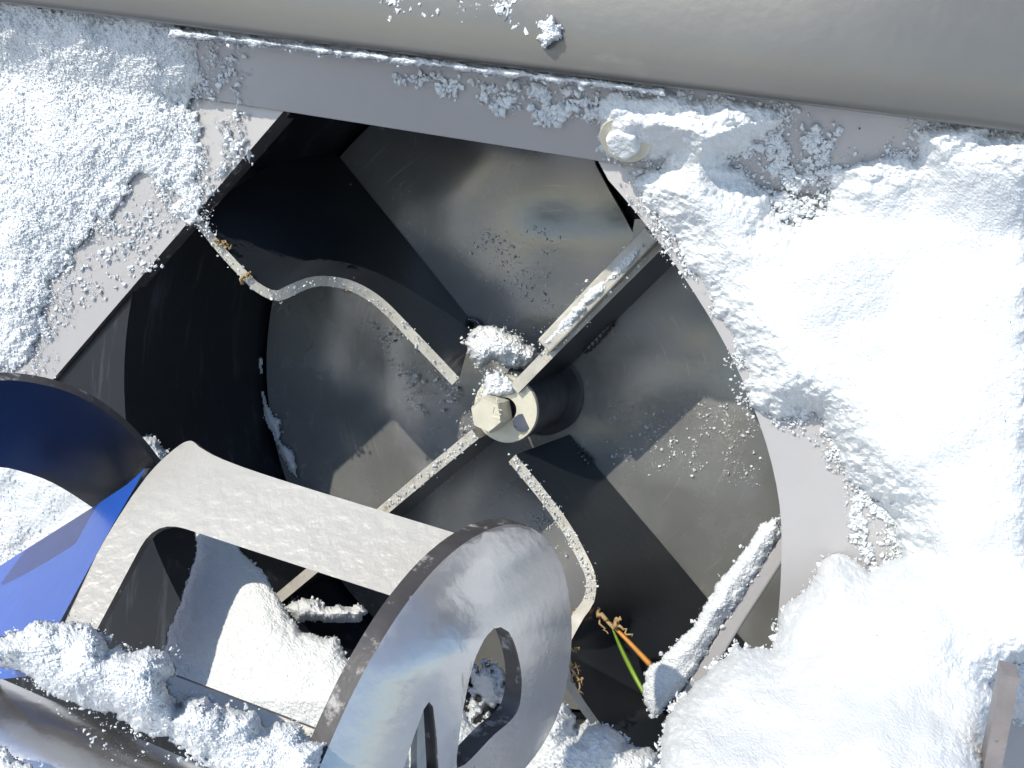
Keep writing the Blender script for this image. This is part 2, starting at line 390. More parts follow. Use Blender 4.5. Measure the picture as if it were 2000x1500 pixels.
def blade(name, front, basept, thick=.0105, n=44):
    fr = spline(front, n); V = []; rows = 6
    s = np.concatenate([[0], np.cumsum(np.linalg.norm(np.diff(fr[:, :2], axis=0), axis=1))]); s /= s[-1]
    for i, (u, v, y) in enumerate(fr):
        a = P(u, v, y)
        b = basept(s[i], a)
        for k in range(rows+1): V.append(a + (b - a) * k / rows)
    Fc = [[i*(rows+1)+k, i*(rows+1)+k+1, (i+1)*(rows+1)+k+1, (i+1)*(rows+1)+k] for i in range(n-1) for k in range(rows)]
    o = mk(name, V, Fc, M['blade'], imp, True, [M['blade'], M['edge']])
    solid(o, thick, 0, 1); return o
def line_base(pts):
    q = np.array(pts, float)
    def fn(s, a):
        k = s * (len(q)-1); i = min(int(k), len(q)-2); uv = q[i] + (q[i+1]-q[i]) * (k-i)
        return P(uv[0], uv[1], D - .001)
    return fn
blade('blade', [(890, 745, .108), (800, 650, .100), (740, 590, .090), (690, 560, .078), (640, 549, .062), (605, 552, .046), (570, 566, .030), (540, 578, .022), (505, 563, .017), (480, 540, .015), (430, 486, .013), (380, 424, .012)],
      line_base([(920, 641), (770, 453), (620, 265)]))
blade('blade', [(1000, 895, .108), (1060, 968, .103), (1105, 1030, .096), (1138, 1090, .085), (1154, 1130, .072), (1150, 1172, .056), (1125, 1210, .040), (1100, 1270, .035), (1120, 1350, .025), (1230, 1500, .02)],
      line_base([(1105, 855), (1245, 1020), (1385, 1185), (1500, 1320)]))
axial = lambda s, a: np.array([a[0], D - .001, a[2]])
blade('blade', [(928, 848, .110), (840, 920, .110), (750, 996, .110), (620, 1105, .110), (500, 1205, .11)], axial)
blade('blade', [(1004, 760, .106), (1090, 672, .106), (1180, 582, .106), (1290, 472, .106)], axial)
# bracket stiffening the upper right blade
brF = [(1073, 690), (1182, 576), (1286, 468)]
bd = P(1286, 468, .09) - P(1073, 690, .09); bn2 = np.array([-bd[2], bd[0]]); bn2 /= np.linalg.norm(bn2)
V, Fc = prism_uv(brF, .016, .092, .155, bn2)
br = fixnormals(mk('bracket', V, Fc, M['edge'], imp, False)); tag(br, 'frosted stiffening bracket on the upper right blade')
b_ = br.modifiers.new('round', 'BEVEL'); b_.width = .0012; b_.segments = 2
V, Fc = prism_uv([(1232, 470), (1300, 468)], .018, .105, .20, (0, 1)); fixnormals(mk('bracket_end', V, Fc, M['edge'], imp, False))
# hub
V, Fc = lathe_y(ax, [(.042, D - .001), (.042, D - .010), (.034, D - .016), (.0318, D - .022), (.0318, .115), (.0308, .112), (.0110, .112), (.0105, .116), (.0105, .126), (.001, .126)], 64)
hub = autosmooth(fixnormals(mk('hub', V, Fc, M['zinc'], imp, True, [M['zinc'], M['steel']])))
for p in hub.data.polygons:
    c = p.center
    r = math.hypot(c.x, c.z)
    if c.y * 1/S + D > .118: p.material_index = 1
c_off = P(969, 803, .112)
hV, hF, wV, wF = hexbolt(969, 803, lambda u, v: P(u, v, .113), .0172, .024, imp, .02, None, None, (0, -1, 0), .35)
hb = mk('hub_bolt', hV, hF, M['zinc'], imp, False)
mk_c = P(969, 803, .0887)
for k, (dx, dz, w, h) in enumerate([(-.001, .010, .0012, .004), (-.003, .001, .0012, .005), (.003, .002, .0045, .001), (.003, -.002, .0045, .001), (.001, -.006, .008, .0012)]):
    x, z = mk_c[0] + dx, mk_c[2] + dz; V = []
    for yy in (.0895, .0883):
        V += [(x-w/2, yy, z-h/2), (x+w/2, yy, z-h/2), (x+w/2, yy, z+h/2), (x-w/2, yy, z+h/2)]
    o = mk('head_mark', V, [[4, 5, 6, 7], [0, 1, 5, 4], [1, 2, 6, 5], [2, 3, 7, 6], [3, 0, 4, 7]], M['zinc'], imp, False); fixnormals(o); child_of(o, hb)
# keyed end of the shaft showing beside the bolt
V, Fc = tube([P(1020, 826, .114), P(1020, 826, .1105)], .0085, 12); sh = mk('shaft_end', V, Fc, M['steel'], imp, False)
# weld beads at the blade roots
def weld(pts, r):
    q = spline(pts, 26); PP = [P(*p) for p in q]
    rr = [r * (.75 + .3*math.sin(i*2.1) + .2*random.random()) * min(1, .35 + i*.3, .35 + (25-i)*.3) for i in range(26)]
    V, Fc = tube(PP, rr, 8); return mk('weld_bead', V, Fc, M['steel'], imp, True)
weld([(1100, 862, D-.006), (1125, 885, D-.007), (1155, 912, D-.006)], .008)
weld([(905, 622, D-.004), (930, 627, D-.005), (942, 640, D-.004)], .003)
weld([(1140, 688, D-.006), (1165, 662, D-.006), (1200, 622, D-.006)], .005)

# ------------------------------------------------------------------ auger
aug = thing('auger', P(100, 1450, -.28), 'glossy dark grey ribbon auger with slotted strap and round shaft', 'auger')
# shaft along X
c0 = P(0, 1490, -.27); V, Fc = [], []
pts = [np.array([x, c0[1], c0[2]]) for x in (-.9, -.6, -.4, -.2, 0, .3)]
V, Fc = tube(pts, .046, 64); shaft = autosmooth(mk('shaft', V, Fc, M['shaft'], aug, True))
# strap plate: plane parallel to X through its top edge and the lower rim of its window
A = P(350, 878, -.13); B = P(350, 1322, -.245); e = B - A; pn = np.cross([1, 0, 0], e); pn /= np.linalg.norm(pn)
def strap_pt(u, v):
    p = onplane(u, v, A, pn); t = (p - A) @ (e / np.linalg.norm(e))
    # the top rolls over slightly and the left end dips away at the crease
    q = 0.0
    q += .020*math.exp(-t/.018) if t > 0 else .020*(1 - t/.018)
    return p + np.array([0, q, 0])
def rounded(poly, r, n=7):
    out = []; m = len(poly); p = np.array(poly, float)
    for i in range(m):
        a, b, c = p[i-1], p[i], p[(i+1) % m]; d1 = (a-b)/np.linalg.norm(a-b); d2 = (c-b)/np.linalg.norm(c-b)
        rr = r[i] if isinstance(r, (list, tuple)) else r
        if rr <= 0: out.append(tuple(b)); continue
        rr = min(rr, .45*np.linalg.norm(a-b), .45*np.linalg.norm(c-b))
        for t in np.linspace(0, 1, n): out.append(tuple((1-t)**2*(b+d1*rr) + 2*t*(1-t)*b + t*t*(b+d2*rr)))
    return out
strap_out = rounded([(316, 868), (925, 1052), (815, 1180), (735, 1315), (665, 1465), (630, 1560), (400, 1440), (60, 1320), (205, 1052), (286, 912)], [42, 0, 0, 0, 0, 0, 0, 0, 0, 30])
strap_win = rounded([(303, 1014), (790, 1172), (725, 1300), (650, 1438), (330, 1316), (172, 1262)], [62, 10, 0, 10, 30, 40])
strap = sheet('strap', strap_out, [strap_win], strap_pt, M['strap'], aug, step=36, thick=.006, rim=1, mats=[M['strap'], M['edge_dark']], push=(0, .9, -.4))
# left wing of the strap, folded back
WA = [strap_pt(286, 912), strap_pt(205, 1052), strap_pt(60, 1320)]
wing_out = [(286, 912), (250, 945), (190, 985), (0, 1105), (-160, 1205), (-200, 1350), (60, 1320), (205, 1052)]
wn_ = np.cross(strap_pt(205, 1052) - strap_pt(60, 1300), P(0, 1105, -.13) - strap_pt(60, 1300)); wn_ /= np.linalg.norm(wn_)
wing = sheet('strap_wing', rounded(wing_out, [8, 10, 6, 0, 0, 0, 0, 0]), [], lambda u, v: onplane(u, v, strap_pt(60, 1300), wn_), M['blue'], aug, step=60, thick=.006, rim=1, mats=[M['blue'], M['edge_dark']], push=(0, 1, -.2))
tag(wing, 'folded strap end with its blue sky reflection painted in')
# left flight: curved ribbon
def ribbon(name, e0, e1, n=40, rows=8, bulge=0.0, thick=.007, m='auger'):
    a = spline(e0, n); b = spline(e1, n); V = []
    for i in range(n):
        p, q = P(*a[i]), P(*b[i])
        for k in range(rows+1):
            t = k/rows; V.append(p + (q-p)*t + np.array([0, -bulge*4*t*(1-t), 0]))
    Fc = [[i*(rows+1)+k, i*(rows+1)+k+1, (i+1)*(rows+1)+k+1, (i+1)*(rows+1)+k] for i in range(n-1) for k in range(rows)]
    o = mk(name, V, Fc, M[m], aug, True, [M[m], M['edge_dark']])
    solid(o, thick, 0, 1); return o
ribbon('flight', [(-300, 790, -.30), (-150, 748, -.25), (0, 735, -.205), (80, 743, -.185), (150, 765, -.165), (215, 803, -.145), (265, 848, -.13), (325, 922, -.115)],
       [(-300, 980, -.25), (-150, 915, -.20), (0, 905, -.150), (60, 918, -.135), (110, 938, -.12), (155, 965, -.11), (200, 996, -.105), (240, 1030, -.105)], bulge=.004, m='black')
# right flight: screw-shaped plate round the shaft axis
ya, za = c0[1] + .02, c0[2]
x_top = P(1000, 1020, -.20)[0]
def flight_pt(u, v):                # dished screw surface: faces the viewer on its near limb, turns away toward the wall
    k = (u + .25*(v - 1020) - 640) / 560.0
    return P(u, v, -.285 + .05*k + .13*max(k, 0)**2.4 - .05*(v - 1020)/480 + .055*(max(1320 - v, 0)/300)**2)
fl_out = [tuple(p[:2]) for p in spline([(560, 1640), (600, 1555), (640, 1462), (690, 1352), (745, 1252), (800, 1170), (860, 1100), (920, 1052), (980, 1026), (1025, 1026), (1060, 1046), (1088, 1082), (1106, 1135), (1116, 1205), (1114, 1285), (1098, 1372), (1060, 1455), (1000, 1530), (900, 1640)], 64)]
fl_win = [tuple(p[:2]) for p in spline([(952, 1240), (972, 1224), (995, 1236), (1013, 1285), (1019, 1340), (1008, 1394), (960, 1440), (912, 1490), (893, 1500), (897, 1440), (908, 1368), (926, 1292), (945, 1250)], 40)]
fl_slit = [(838, 1371), (846, 1380), (853, 1440), (858, 1520), (782, 1520), (808, 1440), (828, 1385)]
flr = sheet('flight', fl_out, [fl_win, fl_slit], flight_pt, M['auger'], aug, step=26, thick=.012, rim=1, mats=[M['auger'], M['edge_dark']], push=(-1, .25, 0))
# strip standing in the slit of the flight
q0 = [flight_pt(836, 1376), flight_pt(846, 1376), flight_pt(854, 1530), flight_pt(834, 1530)]
post = mk('stay', [p + np.array([-.008, 0, 0]) for p in q0], [[0, 1, 2, 3]], M['strap'], aug, False); solid(post, .005, 0)

# ------------------------------------------------------------------ snow
def inside_dist(U, V, poly):
    p = np.array(poly, float); q = np.roll(p, -1, axis=0)
    best = np.full(U.shape, 1e9); ins = np.zeros(U.shape, bool)
    for (x0, y0), (x1, y1) in zip(p, q):
        dx, dy = x1-x0, y1-y0; L = dx*dx+dy*dy
        t = np.clip(((U-x0)*dx + (V-y0)*dy) / L, 0, 1)
        best = np.minimum(best, np.hypot(U-x0-t*dx, V-y0-t*dy))
        if dy != 0:
            c = ((y0 <= V) != (y1 <= V)) & (U < x0 + (V-y0)*dx/dy); ins ^= c
    return np.where(ins, best, -best)
ICO = None
def ico():
    t = (1+5**.5)/2
    v = np.array([(-1,t,0),(1,t,0),(-1,-t,0),(1,-t,0),(0,-1,t),(0,1,t),(0,-1,-t),(0,1,-t),(t,0,-1),(t,0,1),(-t,0,-1),(-t,0,1)], float)/math.hypot(1, t)
    f = np.array([(0,11,5),(0,5,1),(0,1,7),(0,7,10),(0,10,11),(1,5,9),(5,11,4),(11,10,2),(10,7,6),(7,1,8),(3,9,4),(3,4,2),(3,2,6),(3,6,8),(3,8,9),(4,9,5),(2,4,11),(6,2,10),(8,6,7),(9,8,1)])
    return v, f
ICO = ico()
def crumb_mesh(U, V, Y, R):
    """grains of snow: U,V pixel, Y depth, R radius in working units"""
    n = len(U)
    if n == 0: return np.zeros((0, 3)), np.zeros((0, 3), int)
    C = Pa(np.asarray(U, float), np.asarray(V, float), np.asarray(Y, float))
    v, f = ICO
    ang = RNG.random((n, 3)) * 6.28
    ca, sa = np.cos(ang), np.sin(ang)
    A1 = v[None] * (1 + 1.1*(RNG.random((n, 12, 1))-.5)) * (1 + 1.1*(RNG.random((n, 1, 3))-.5))
    x = A1[..., 0]*ca[:, None, 0] - A1[..., 1]*sa[:, None, 0]; y = A1[..., 0]*sa[:, None, 0] + A1[..., 1]*ca[:, None, 0]
    z = A1[..., 2]; y2 = y*ca[:, None, 1] - z*sa[:, None, 1]; z2 = y*sa[:, None, 1] + z*ca[:, None, 1]
    G = np.stack([x, y2, z2], -1) * np.asarray(R)[:, None, None] + C[:, None, :]
    Fc = (f[None] + 12*np.arange(n)[:, None, None]).reshape(-1, 3)
    return G.reshape(-1, 3), Fc
def snow(name, poly, ybase, h, edge, label, cat='snow', group=None, step=3.5, lump=.012, lump_size=120, fray=14, fray_size=40, grain=.0016, fringe=600, fr_out=26, back=0.0, shape=None, power=.6, rmax=.0022, seed=1, kind=None, parent=None, holes=0.0, hole_size=30, sprinkle=0, srad=.0010):
    p = np.array(poly, float); lo_, hi_ = p.min(0) - fray - 6, p.max(0) + fray + 6
    us = np.arange(lo_[0], hi_[0], step); vs = np.arange(lo_[1], hi_[1], step)
    U, V = np.meshgrid(us, vs); U = U + (RNG.random(U.shape)-.5)*step*.5; V = V + (RNG.random(V.shape)-.5)*step*.5
    d = inside_dist(U, V, poly)
    d = d + fray*1.6*fbm(U, V, fray_size, 4, seed*13+1, .6)
    if holes: d = np.minimum(d, (fbm(U, V, hole_size, 4, seed*7+5, .65) + .5 - holes) * 70 + np.clip(d - 90, 0, 60)*0)
    yb = ybase(U, V) if callable(ybase) else np.full(U.shape, ybase)
    s = np.clip(d / edge, 0, 1)
    H = h * (1 - (1 - s)**2)**power
    if shape is not None: H = H * shape(U, V)
    m = np.clip(d / (edge*.6), 0, 1)
    H = H + m * lump * fbm(U, V, lump_size, 4, seed*5+2, .36) + np.clip(d/8, 0, 1) * grain * (RNG.random(U.shape)*.9 + 1.0*fbm(U, V, 12, 2, seed+40) + .1)
    H = np.where(d > 0, np.maximum(H, .0004), -.0015)
    PT = Pa(U, V, yb - H)
    ok = d > 0
    nv, nu = U.shape; idx = np.arange(nv*nu).reshape(nv, nu)
    q = ok[:-1, :-1].astype(int) + ok[1:, :-1] + ok[:-1, 1:] + ok[1:, 1:]
    sel = q >= 2
    Fq = np.stack([idx[:-1, :-1][sel], idx[1:, :-1][sel], idx[1:, 1:][sel], idx[:-1, 1:][sel]], -1)
    VV = PT.reshape(-1, 3)
    tri = np.concatenate([Fq[:, [0, 1, 2]], Fq[:, [0, 2, 3]]])
    if back > 0:
        Hb = back * np.clip(d/edge, 0, 1)**.5
        PB = Pa(U, V, yb + np.where(ok, Hb, -.0015)).reshape(-1, 3)
        tri = np.concatenate([tri, tri[:, ::-1] + len(VV)]); VV = np.concatenate([VV, PB])
    used = np.unique(tri); rm = np.full(len(VV), -1); rm[used] = np.arange(len(used)); VV = VV[used]; tri = rm[tri]
    # loose grains along the rim
    if fringe:
        cand = (d > -fr_out) & (d < 10)
        w = np.where(cand, np.exp(-np.abs(np.minimum(d, 0))/(fr_out*.38)) * np.clip(.5 + 2.2*fbm(U, V, 50, 2, seed+77), .03, 1.6), 0).ravel(); w /= w.sum()
        ch = RNG.choice(len(w), size=fringe, p=w)
        R = rmax * (.20 + .75*RNG.random(fringe)**4)
        G, GF = crumb_mesh(U.ravel()[ch] + (RNG.random(fringe)-.5)*step, V.ravel()[ch] + (RNG.random(fringe)-.5)*step, yb.ravel()[ch] - R*.5, R)
        tri = np.concatenate([tri, GF + len(VV)]); VV = np.concatenate([VV, G])
    if sprinkle:
        w = (np.clip(d/10, 0, 1) * np.clip(.6 + 1.6*fbm(U, V, 60, 3, seed+60), .1, 2)).ravel(); w = w/w.sum(); ch = RNG.choice(len(w), size=sprinkle, p=w)
        R = srad * (.35 + .65*RNG.random(sprinkle)**3)
        G, GF = crumb_mesh(U.ravel()[ch], V.ravel()[ch], (yb - H).ravel()[ch] - R*.15, R)
        tri = np.concatenate([tri, GF + len(VV)]); VV = np.concatenate([VV, G])
    o = mk(name, VV, tri, M['snow'], parent, False)
    return tag(o, label, cat, group, kind)
def grains(name, regions, label, m='snow'):
    Us, Vs, Ys, Rs = [], [], [], []
    for poly, n, y, rmin, rmax, clump in regions:
        p = np.array(poly, float); lo_, hi_ = p.min(0), p.max(0); k = 0; tries = 0
        u = lo_[0] + RNG.random(n*12)*(hi_[0]-lo_[0]); v = lo_[1] + RNG.random(n*12)*(hi_[1]-lo_[1])
        d = inside_dist(u, v, poly); w = np.clip(d/30, 0, 1) * np.clip(.15 + 1.7*clump*fbm(u, v, 30, 4, 91, .75), .03, 1)
        keep = np.where(RNG.random(n*12) < w)[0][:n]
        u, v = u[keep], v[keep]; R = rmin*.7 + (rmax*1.25-rmin)*RNG.random(len(u))**5
        yy = np.array([y(a, b) for a, b in zip(u, v)]) if callable(y) else np.full(len(u), y)
        Us.append(u); Vs.append(v); Ys.append(yy - R*.7); Rs.append(R)
    G, GF = crumb_mesh(np.concatenate(Us), np.concatenate(Vs), np.concatenate(Ys), np.concatenate(Rs))
    o = mk(name, G, GF, M[m], None, False); return tag(o, label, None, None, 'stuff')

_nn = np.array([0.0, .065, .058]); _nn /= np.linalg.norm(_nn)
def wall_y(U, V):               # depth of the wall / leaning strip at a pixel
    d = np.stack([U - 1000.0, V - 750.0, np.full_like(U, F)], -1) @ RW.T
    t = ((np.array([0, 0, zb]) - CAM) @ _nn) / (d @ _nn); ys = CAM[1] + d[..., 1]*t
    a = np.where((CAM[2] + d[..., 2]*t) > zb, -ys, ys*0 - np.abs(ys))
    return -.5*(a + np.sqrt(a*a + .005**2)) - .0015
wy1 = lambda u, v: float(wall_y(np.array([u], float), np.array([v], float))[0])

# left patch
snow('snow_patch', [(-60, 10), (120, 22), (372, 58), (384, 110), (390, 160), (372, 205), (392, 262), (408, 320), (400, 372), (372, 432), (345, 405), (305, 345), (262, 345), (215, 400), (170, 450), (135, 520), (100, 555), (95, 640), (70, 705), (30, 730), (-60, 735)],
     wall_y, .013, 150, 'rough white snow stuck to the wall left of the throat', lump=.010, lump_size=130, fray=24, fray_size=40, grain=.0014, step=2.4, sprinkle=9000, srad=.0014, fringe=11000, fr_out=46, seed=3, rmax=.0014, power=.9)
# right bank
bank = [(1170, 205), (1195, 185), (1300, 190), (1500, 208), (1532, 232), (1515, 262), (1480, 275), (1425, 322), (1470, 350), (1500, 385), (1510, 420), (1560, 440), (1610, 410), (1620, 350), (1660, 318), (1720, 305), (1785, 315), (1795, 260), (1830, 245), (2080, 270), (2080, 1400),
        (1800, 1400), (1775, 1250), (1762, 1130), (1756, 1075), (1755, 1010), (1690, 965), (1640, 915), (1612, 850), (1600, 822), (1555, 808), (1520, 812), (1480, 795), (1455, 725), (1430, 665), (1385, 575), (1330, 490), (1285, 415), (1240, 350), (1300, 330), (1310, 300), (1270, 300), (1225, 305), (1185, 300), (1162, 250)]
def bank_shape(U, V): return .45 + .75*np.clip((V-300)/900, 0, 1) + .5*np.clip((U-1500)/500, 0, 1)
snow('snow_bank', bank, wall_y, .034, 120, 'large smooth white snow layer covering the wall right of the throat', lump=.030, lump_size=260, fray=13, fray_size=36, grain=.0006, step=3.0, sprinkle=0, fringe=11000, fr_out=34, rmax=.0014, shape=bank_shape, seed=5, power=.8)
# lower right heap in front of it
heap = [(2080, 1000), (1955, 1010), (1870, 1020), (1800, 1050), (1760, 1085), (1700, 1120), (1640, 1080), (1615, 1085), (1590, 1130), (1585, 1145), (1540, 1170), (1520, 1195), (1518, 1250), (1505, 1270), (1440, 1262), (1400, 1290), (1370, 1320), (1345, 1345), (1320, 1375), (1300, 1420), (1290, 1470), (1290, 1600), (1940, 1600), (1925, 1480), (1945, 1360), (1930, 1335), (1975, 1300), (2080, 1280)]
def heap_y(U, V): return -.004 - .17*np.clip((V-1080)/420, 0, 1)
snow('snow_heap', heap, heap_y, .050, 130, 'rounded snow heap at the lower right below the snow layer', lump=.030, lump_size=200, fray=7, fray_size=30, grain=.0006, step=3.0, fringe=1800, fr_out=12, back=.06, seed=8)
# snow at the bottom between flight and heap
snow('snow_lump', [(960, 1600), (985, 1480), (1020, 1410), (1055, 1372), (1085, 1362), (1110, 1385), (1125, 1420), (1160, 1410), (1200, 1425), (1225, 1452), (1290, 1470), (1320, 1600)], -.07, .05, 90,
     'shaded snow lump between the curved flight and the lower right heap', lump=.02, lump_size=110, fray=6, fray_size=24, grain=.0018, fringe=500, fr_out=8, back=.06, seed=12)
# snow on the hub
snow('snow_clump', [(913, 662), (925, 645), (955, 634), (985, 642), (1015, 662), (1042, 680), (1052, 700), (1035, 722), (1000, 712), (965, 708), (935, 722), (918, 700)], .145, .026, 34,
     'small round snow clump resting on top of the hub', lump=.010, lump_size=50, fray=7, fray_size=18, grain=.0022, fringe=260, fr_out=12, back=.04, step=2.5, seed=14, rmax=.0018)
snow('snow_clump', [(952, 735), (975, 728), (1000, 745), (1004, 765), (985, 775), (955, 778), (945, 800), (930, 830), (918, 835), (935, 790)], .110, .007, 14,
     'thin snow smear packed around the hub bolt head', lump=.004, lump_size=30, fray=5, fray_size=14, grain=.0015, fringe=240, fr_out=16, back=.01, step=2.5, seed=15, rmax=.0015)
# snow along the brace bar
snow('snow_ridge', [(1520, 1008), (1526, 1040), (1480, 1110), (1430, 1190), (1380, 1270), (1340, 1335), (1325, 1350), (1295, 1385), (1275, 1405), (1258, 1370), (1258, 1315), (1290, 1285), (1325, 1255), (1362, 1205), (1398, 1142), (1446, 1082), (1484, 1026)], .030, .009, 40,
     'narrow snow ridge lying along the slanted bar at the right', lump=.005, lump_size=40, fray=5, fray_size=18, grain=.0009, fringe=200, fr_out=9, back=.012, step=2.5, seed=17)
snow('snow_ridge', [(1052, 672), (1075, 645), (1120, 600), (1180, 540), (1240, 478), (1258, 470), (1262, 480), (1230, 520), (1170, 580), (1110, 640), (1072, 682)], .096, .006, 12,
     'thin frosty snow ridge along the bracket of the upper right blade', lump=.004, lump_size=30, fray=7, fray_size=22, grain=.0012, fringe=500, fr_out=18, back=.006, step=2.5, seed=37, rmax=.0014)
# snow behind the left flight
snow('snow_bank', [(-120, 860), (60, 860), (200, 845), (285, 850), (300, 856), (332, 895), (300, 960), (275, 1090), (262, 1140), (235, 1170), (215, 1260), (-120, 1300)], .03, .03, 60,
     'icy white snow seen through the left flight of the auger', lump=.010, lump_size=70, fray=3, fray_size=26, grain=.001, fringe=300, fr_out=10, back=.05, seed=19, sprinkle=2500, srad=.0014)
# pile seen through the window of the strap
def pile_y(U, V): return -.085 - .065*np.clip((V - 1040)/330, 0, 1)
def pile_shape(U, V): return .35 + .65*np.clip((V-1040)/330, 0, 1)
snow('snow_pile', [(383, 1010), (440, 1030), (470, 1075), (505, 1110), (540, 1160), (560, 1200), (590, 1235), (640, 1248), (655, 1243), (690, 1300), (705, 1360), (705, 1520), (330, 1400), (310, 1300), (330, 1230), (352, 1180), (372, 1120), (384, 1085)], pile_y, .022, 60,
     'smooth shaded snow pile inside the window of the strap', lump=.007, lump_size=150, fray=4, fray_size=20, grain=.0008, fringe=300, fr_out=7, back=.05, shape=pile_shape, step=2.8, seed=21)
snow('snow_streak', [(555, 1185), (600, 1172), (640, 1184), (700, 1180), (720, 1195), (700, 1212), (640, 1215), (580, 1212)], .12, .02, 20,
     'small bluish snow streak in the dark beyond the strap window', lump=.006, lump_size=40, fray=6, fray_size=24, grain=.001, fringe=80, fr_out=8, back=.02, seed=23)
snow('snow_streak', [(930, 1290), (960, 1300), (1000, 1320), (1010, 1390), (960, 1440), (900, 1480), (905, 1400)], .02, .02, 30,
     'patchy bluish snow seen through the eye of the curved flight', lump=.01, lump_size=40, fray=12, fray_size=34, grain=.001, fringe=120, fr_out=10, back=.02, seed=24, holes=.35, hole_size=50)
snow('snow_streak', [(760, 1560), (780, 1440), (830, 1370), (900, 1380), (930, 1420), (960, 1440), (960, 1560)], -.10, .02, 60,
     'white snow seen through the narrow slit of the curved flight', lump=.01, lump_size=40, fray=4, fray_size=24, grain=.001, fringe=0, back=.02, seed=25)
snow('snow_streak', [(508, 700), (516, 780), (530, 812), (545, 820), (550, 860), (570, 890), (582, 930), (576, 934), (556, 900), (536, 860), (516, 800), (510, 760)], D - .004, .004, 8,
     'thin snow streak in the seam left of the impeller disc', lump=.003, lump_size=30, fray=4, fray_size=22, grain=.001, fringe=120, fr_out=10, back=.004, step=2.5, seed=35, rmax=.0014)
# snow on the auger shaft
snow('snow_lumps', [(-60, 1262), (0, 1240), (45, 1232), (70, 1217), (120, 1220), (175, 1216), (190, 1235), (215, 1268), (290, 1265), (335, 1280), (347, 1310), (322, 1332), (330, 1352), (345, 1378), (372, 1362), (400, 1362), (440, 1385), (500, 1390), (515, 1418), (545, 1408), (590, 1415), (600, 1440), (640, 1450), (620, 1560), (470, 1560), (420, 1500), (370, 1470), (330, 1440), (270, 1425), (215, 1395), (150, 1375), (80, 1350), (50, 1315), (0, 1298), (-60, 1290)], -.30, .035, 50,
     'sunlit lumpy snow lying along the auger shaft below the strap', lump=.019, lump_size=90, fray=7, fray_size=24, grain=.0011, step=2.6, sprinkle=2500, srad=.0009, fringe=700, fr_out=20, back=.04, seed=27, rmax=.0016)
snow('snow_lumps', [(-40, 1465), (10, 1462), (30, 1480), (70, 1495), (60, 1540), (-40, 1560)], -.318, .012, 30,
     'small snow crust on the shaft in the lower left corner', lump=.006, lump_size=40, fray=8, fray_size=24, grain=.0014, fringe=200, fr_out=14, back=.01, seed=29, rmax=.0014)
# chunk on the hood
snow('snow_chunk', [(1050, 75), (1062, 45), (1080, 28), (1092, 50), (1106, 70), (1090, 82), (1066, 97), (1056, 88)], -.067, .012, 18,
     'small white snow chunk stuck on the hood face', lump=.006, lump_size=24, fray=6, fray_size=14, grain=.002, fringe=120, fr_out=16, back=.004, step=2.5, seed=31, rmax=.002)
# thin line of snow under the hood lip
line = [(u, hood_edge(u) + 7) for u in np.linspace(330, 1300, 18)] + [(u, hood_edge(u) + 22) for u in np.linspace(1300, 330, 18)]
snow('snow_line', line, -.055, .005, 8, 'thin line of snow packed under the hood lip', lump=.002, lump_size=40, fray=5, fray_size=20, grain=.001, fringe=500, fr_out=8, back=.006, step=2.5, seed=33, rmax=.0016)
# loose grains
disc_y = D
grains('snow_grains', [
    ([(700, 140), (860, 140), (1180, 170), (1190, 250), (1010, 240), (900, 210)], 990, wy1, 0.00048, 0.00231, 1.6),
    ([(1030, 160), (1170, 170), (1180, 240), (1040, 250)], 1260, wy1, 0.00072, 0.00248, 1.6),
    ([(395, 80), (490, 70), (500, 330), (420, 350)], 600, wy1, 0.00048, 0.00231, 1.8),
    ([(1430, 250), (1640, 240), (1660, 440), (1500, 440)], 4500, wy1, 0.00048, 0.00187, 1.2),
    ([(1640, 930), (1770, 950), (1790, 1120), (1660, 1100)], 2700, 0.0, 0.00036, 0.00154, 1.2),
    ([(180, 380), (350, 370), (330, 520), (150, 620), (80, 700), (60, 560)], 1300, 0.0, 0.00048, 0.00187, 1.5),
    ([(700, -20), (1000, -20), (1040, 60), (950, 50), (760, 60)], 1260, -.0675, 0.00036, 0.00165, 1.6),
    ([(930, -20), (1060, -20), (1080, 60), (990, 70)], 360, -.0675, 0.00060, 0.00220, 1.6),
    ([(900, 440), (1100, 430), (1110, 660), (960, 640)], 500, D, 0.00036, 0.00154, 1.6),
    ([(680, 600), (800, 640), (920, 760), (920, 860), (800, 800)], 650, D - .004, 0.00036, 0.00143, 1.6),
    ([(1150, 780), (1500, 760), (1500, 960), (1180, 920)], 1140, D, 0.00036, 0.00110, 1.3),
    ([(420, 250), (660, 300), (860, 560), (600, 560), (480, 480)], 200, D - .02, 0.00024, 0.00077, 1.3),
    ([(1000, 990), (1110, 1000), (1120, 1100), (1050, 1060)], 270, D, 0.00036, 0.00121, 1.3),
    ([(50, 1330), (300, 1420), (600, 1520), (200, 1520)], 180, -.318, 0.00024, 0.00077, 1.5),
], 'loose snow grains scattered over the painted steel')

M['dirt'] = mat('dark_grit', (.05, .04, .03), .8)
grains('dirt_specks', [([(1650, 500), (2000, 500), (2000, 1050), (1750, 1050)], 3, -.052, .0006, .0011, .3), ([(1550, 1150), (1920, 1100), (1900, 1480), (1560, 1480)], 3, -.135, .0004, .0007, .3),
    ([(1600, 235), (1780, 250), (1770, 300), (1620, 300)], 7, wy1, .0006, .0010, .3), ([(20, 250), (380, 250), (250, 480), (40, 600)], 3, -.016, .0006, .0012, .3)], 'tiny dark grit specks on the snow and steel', 'dirt')
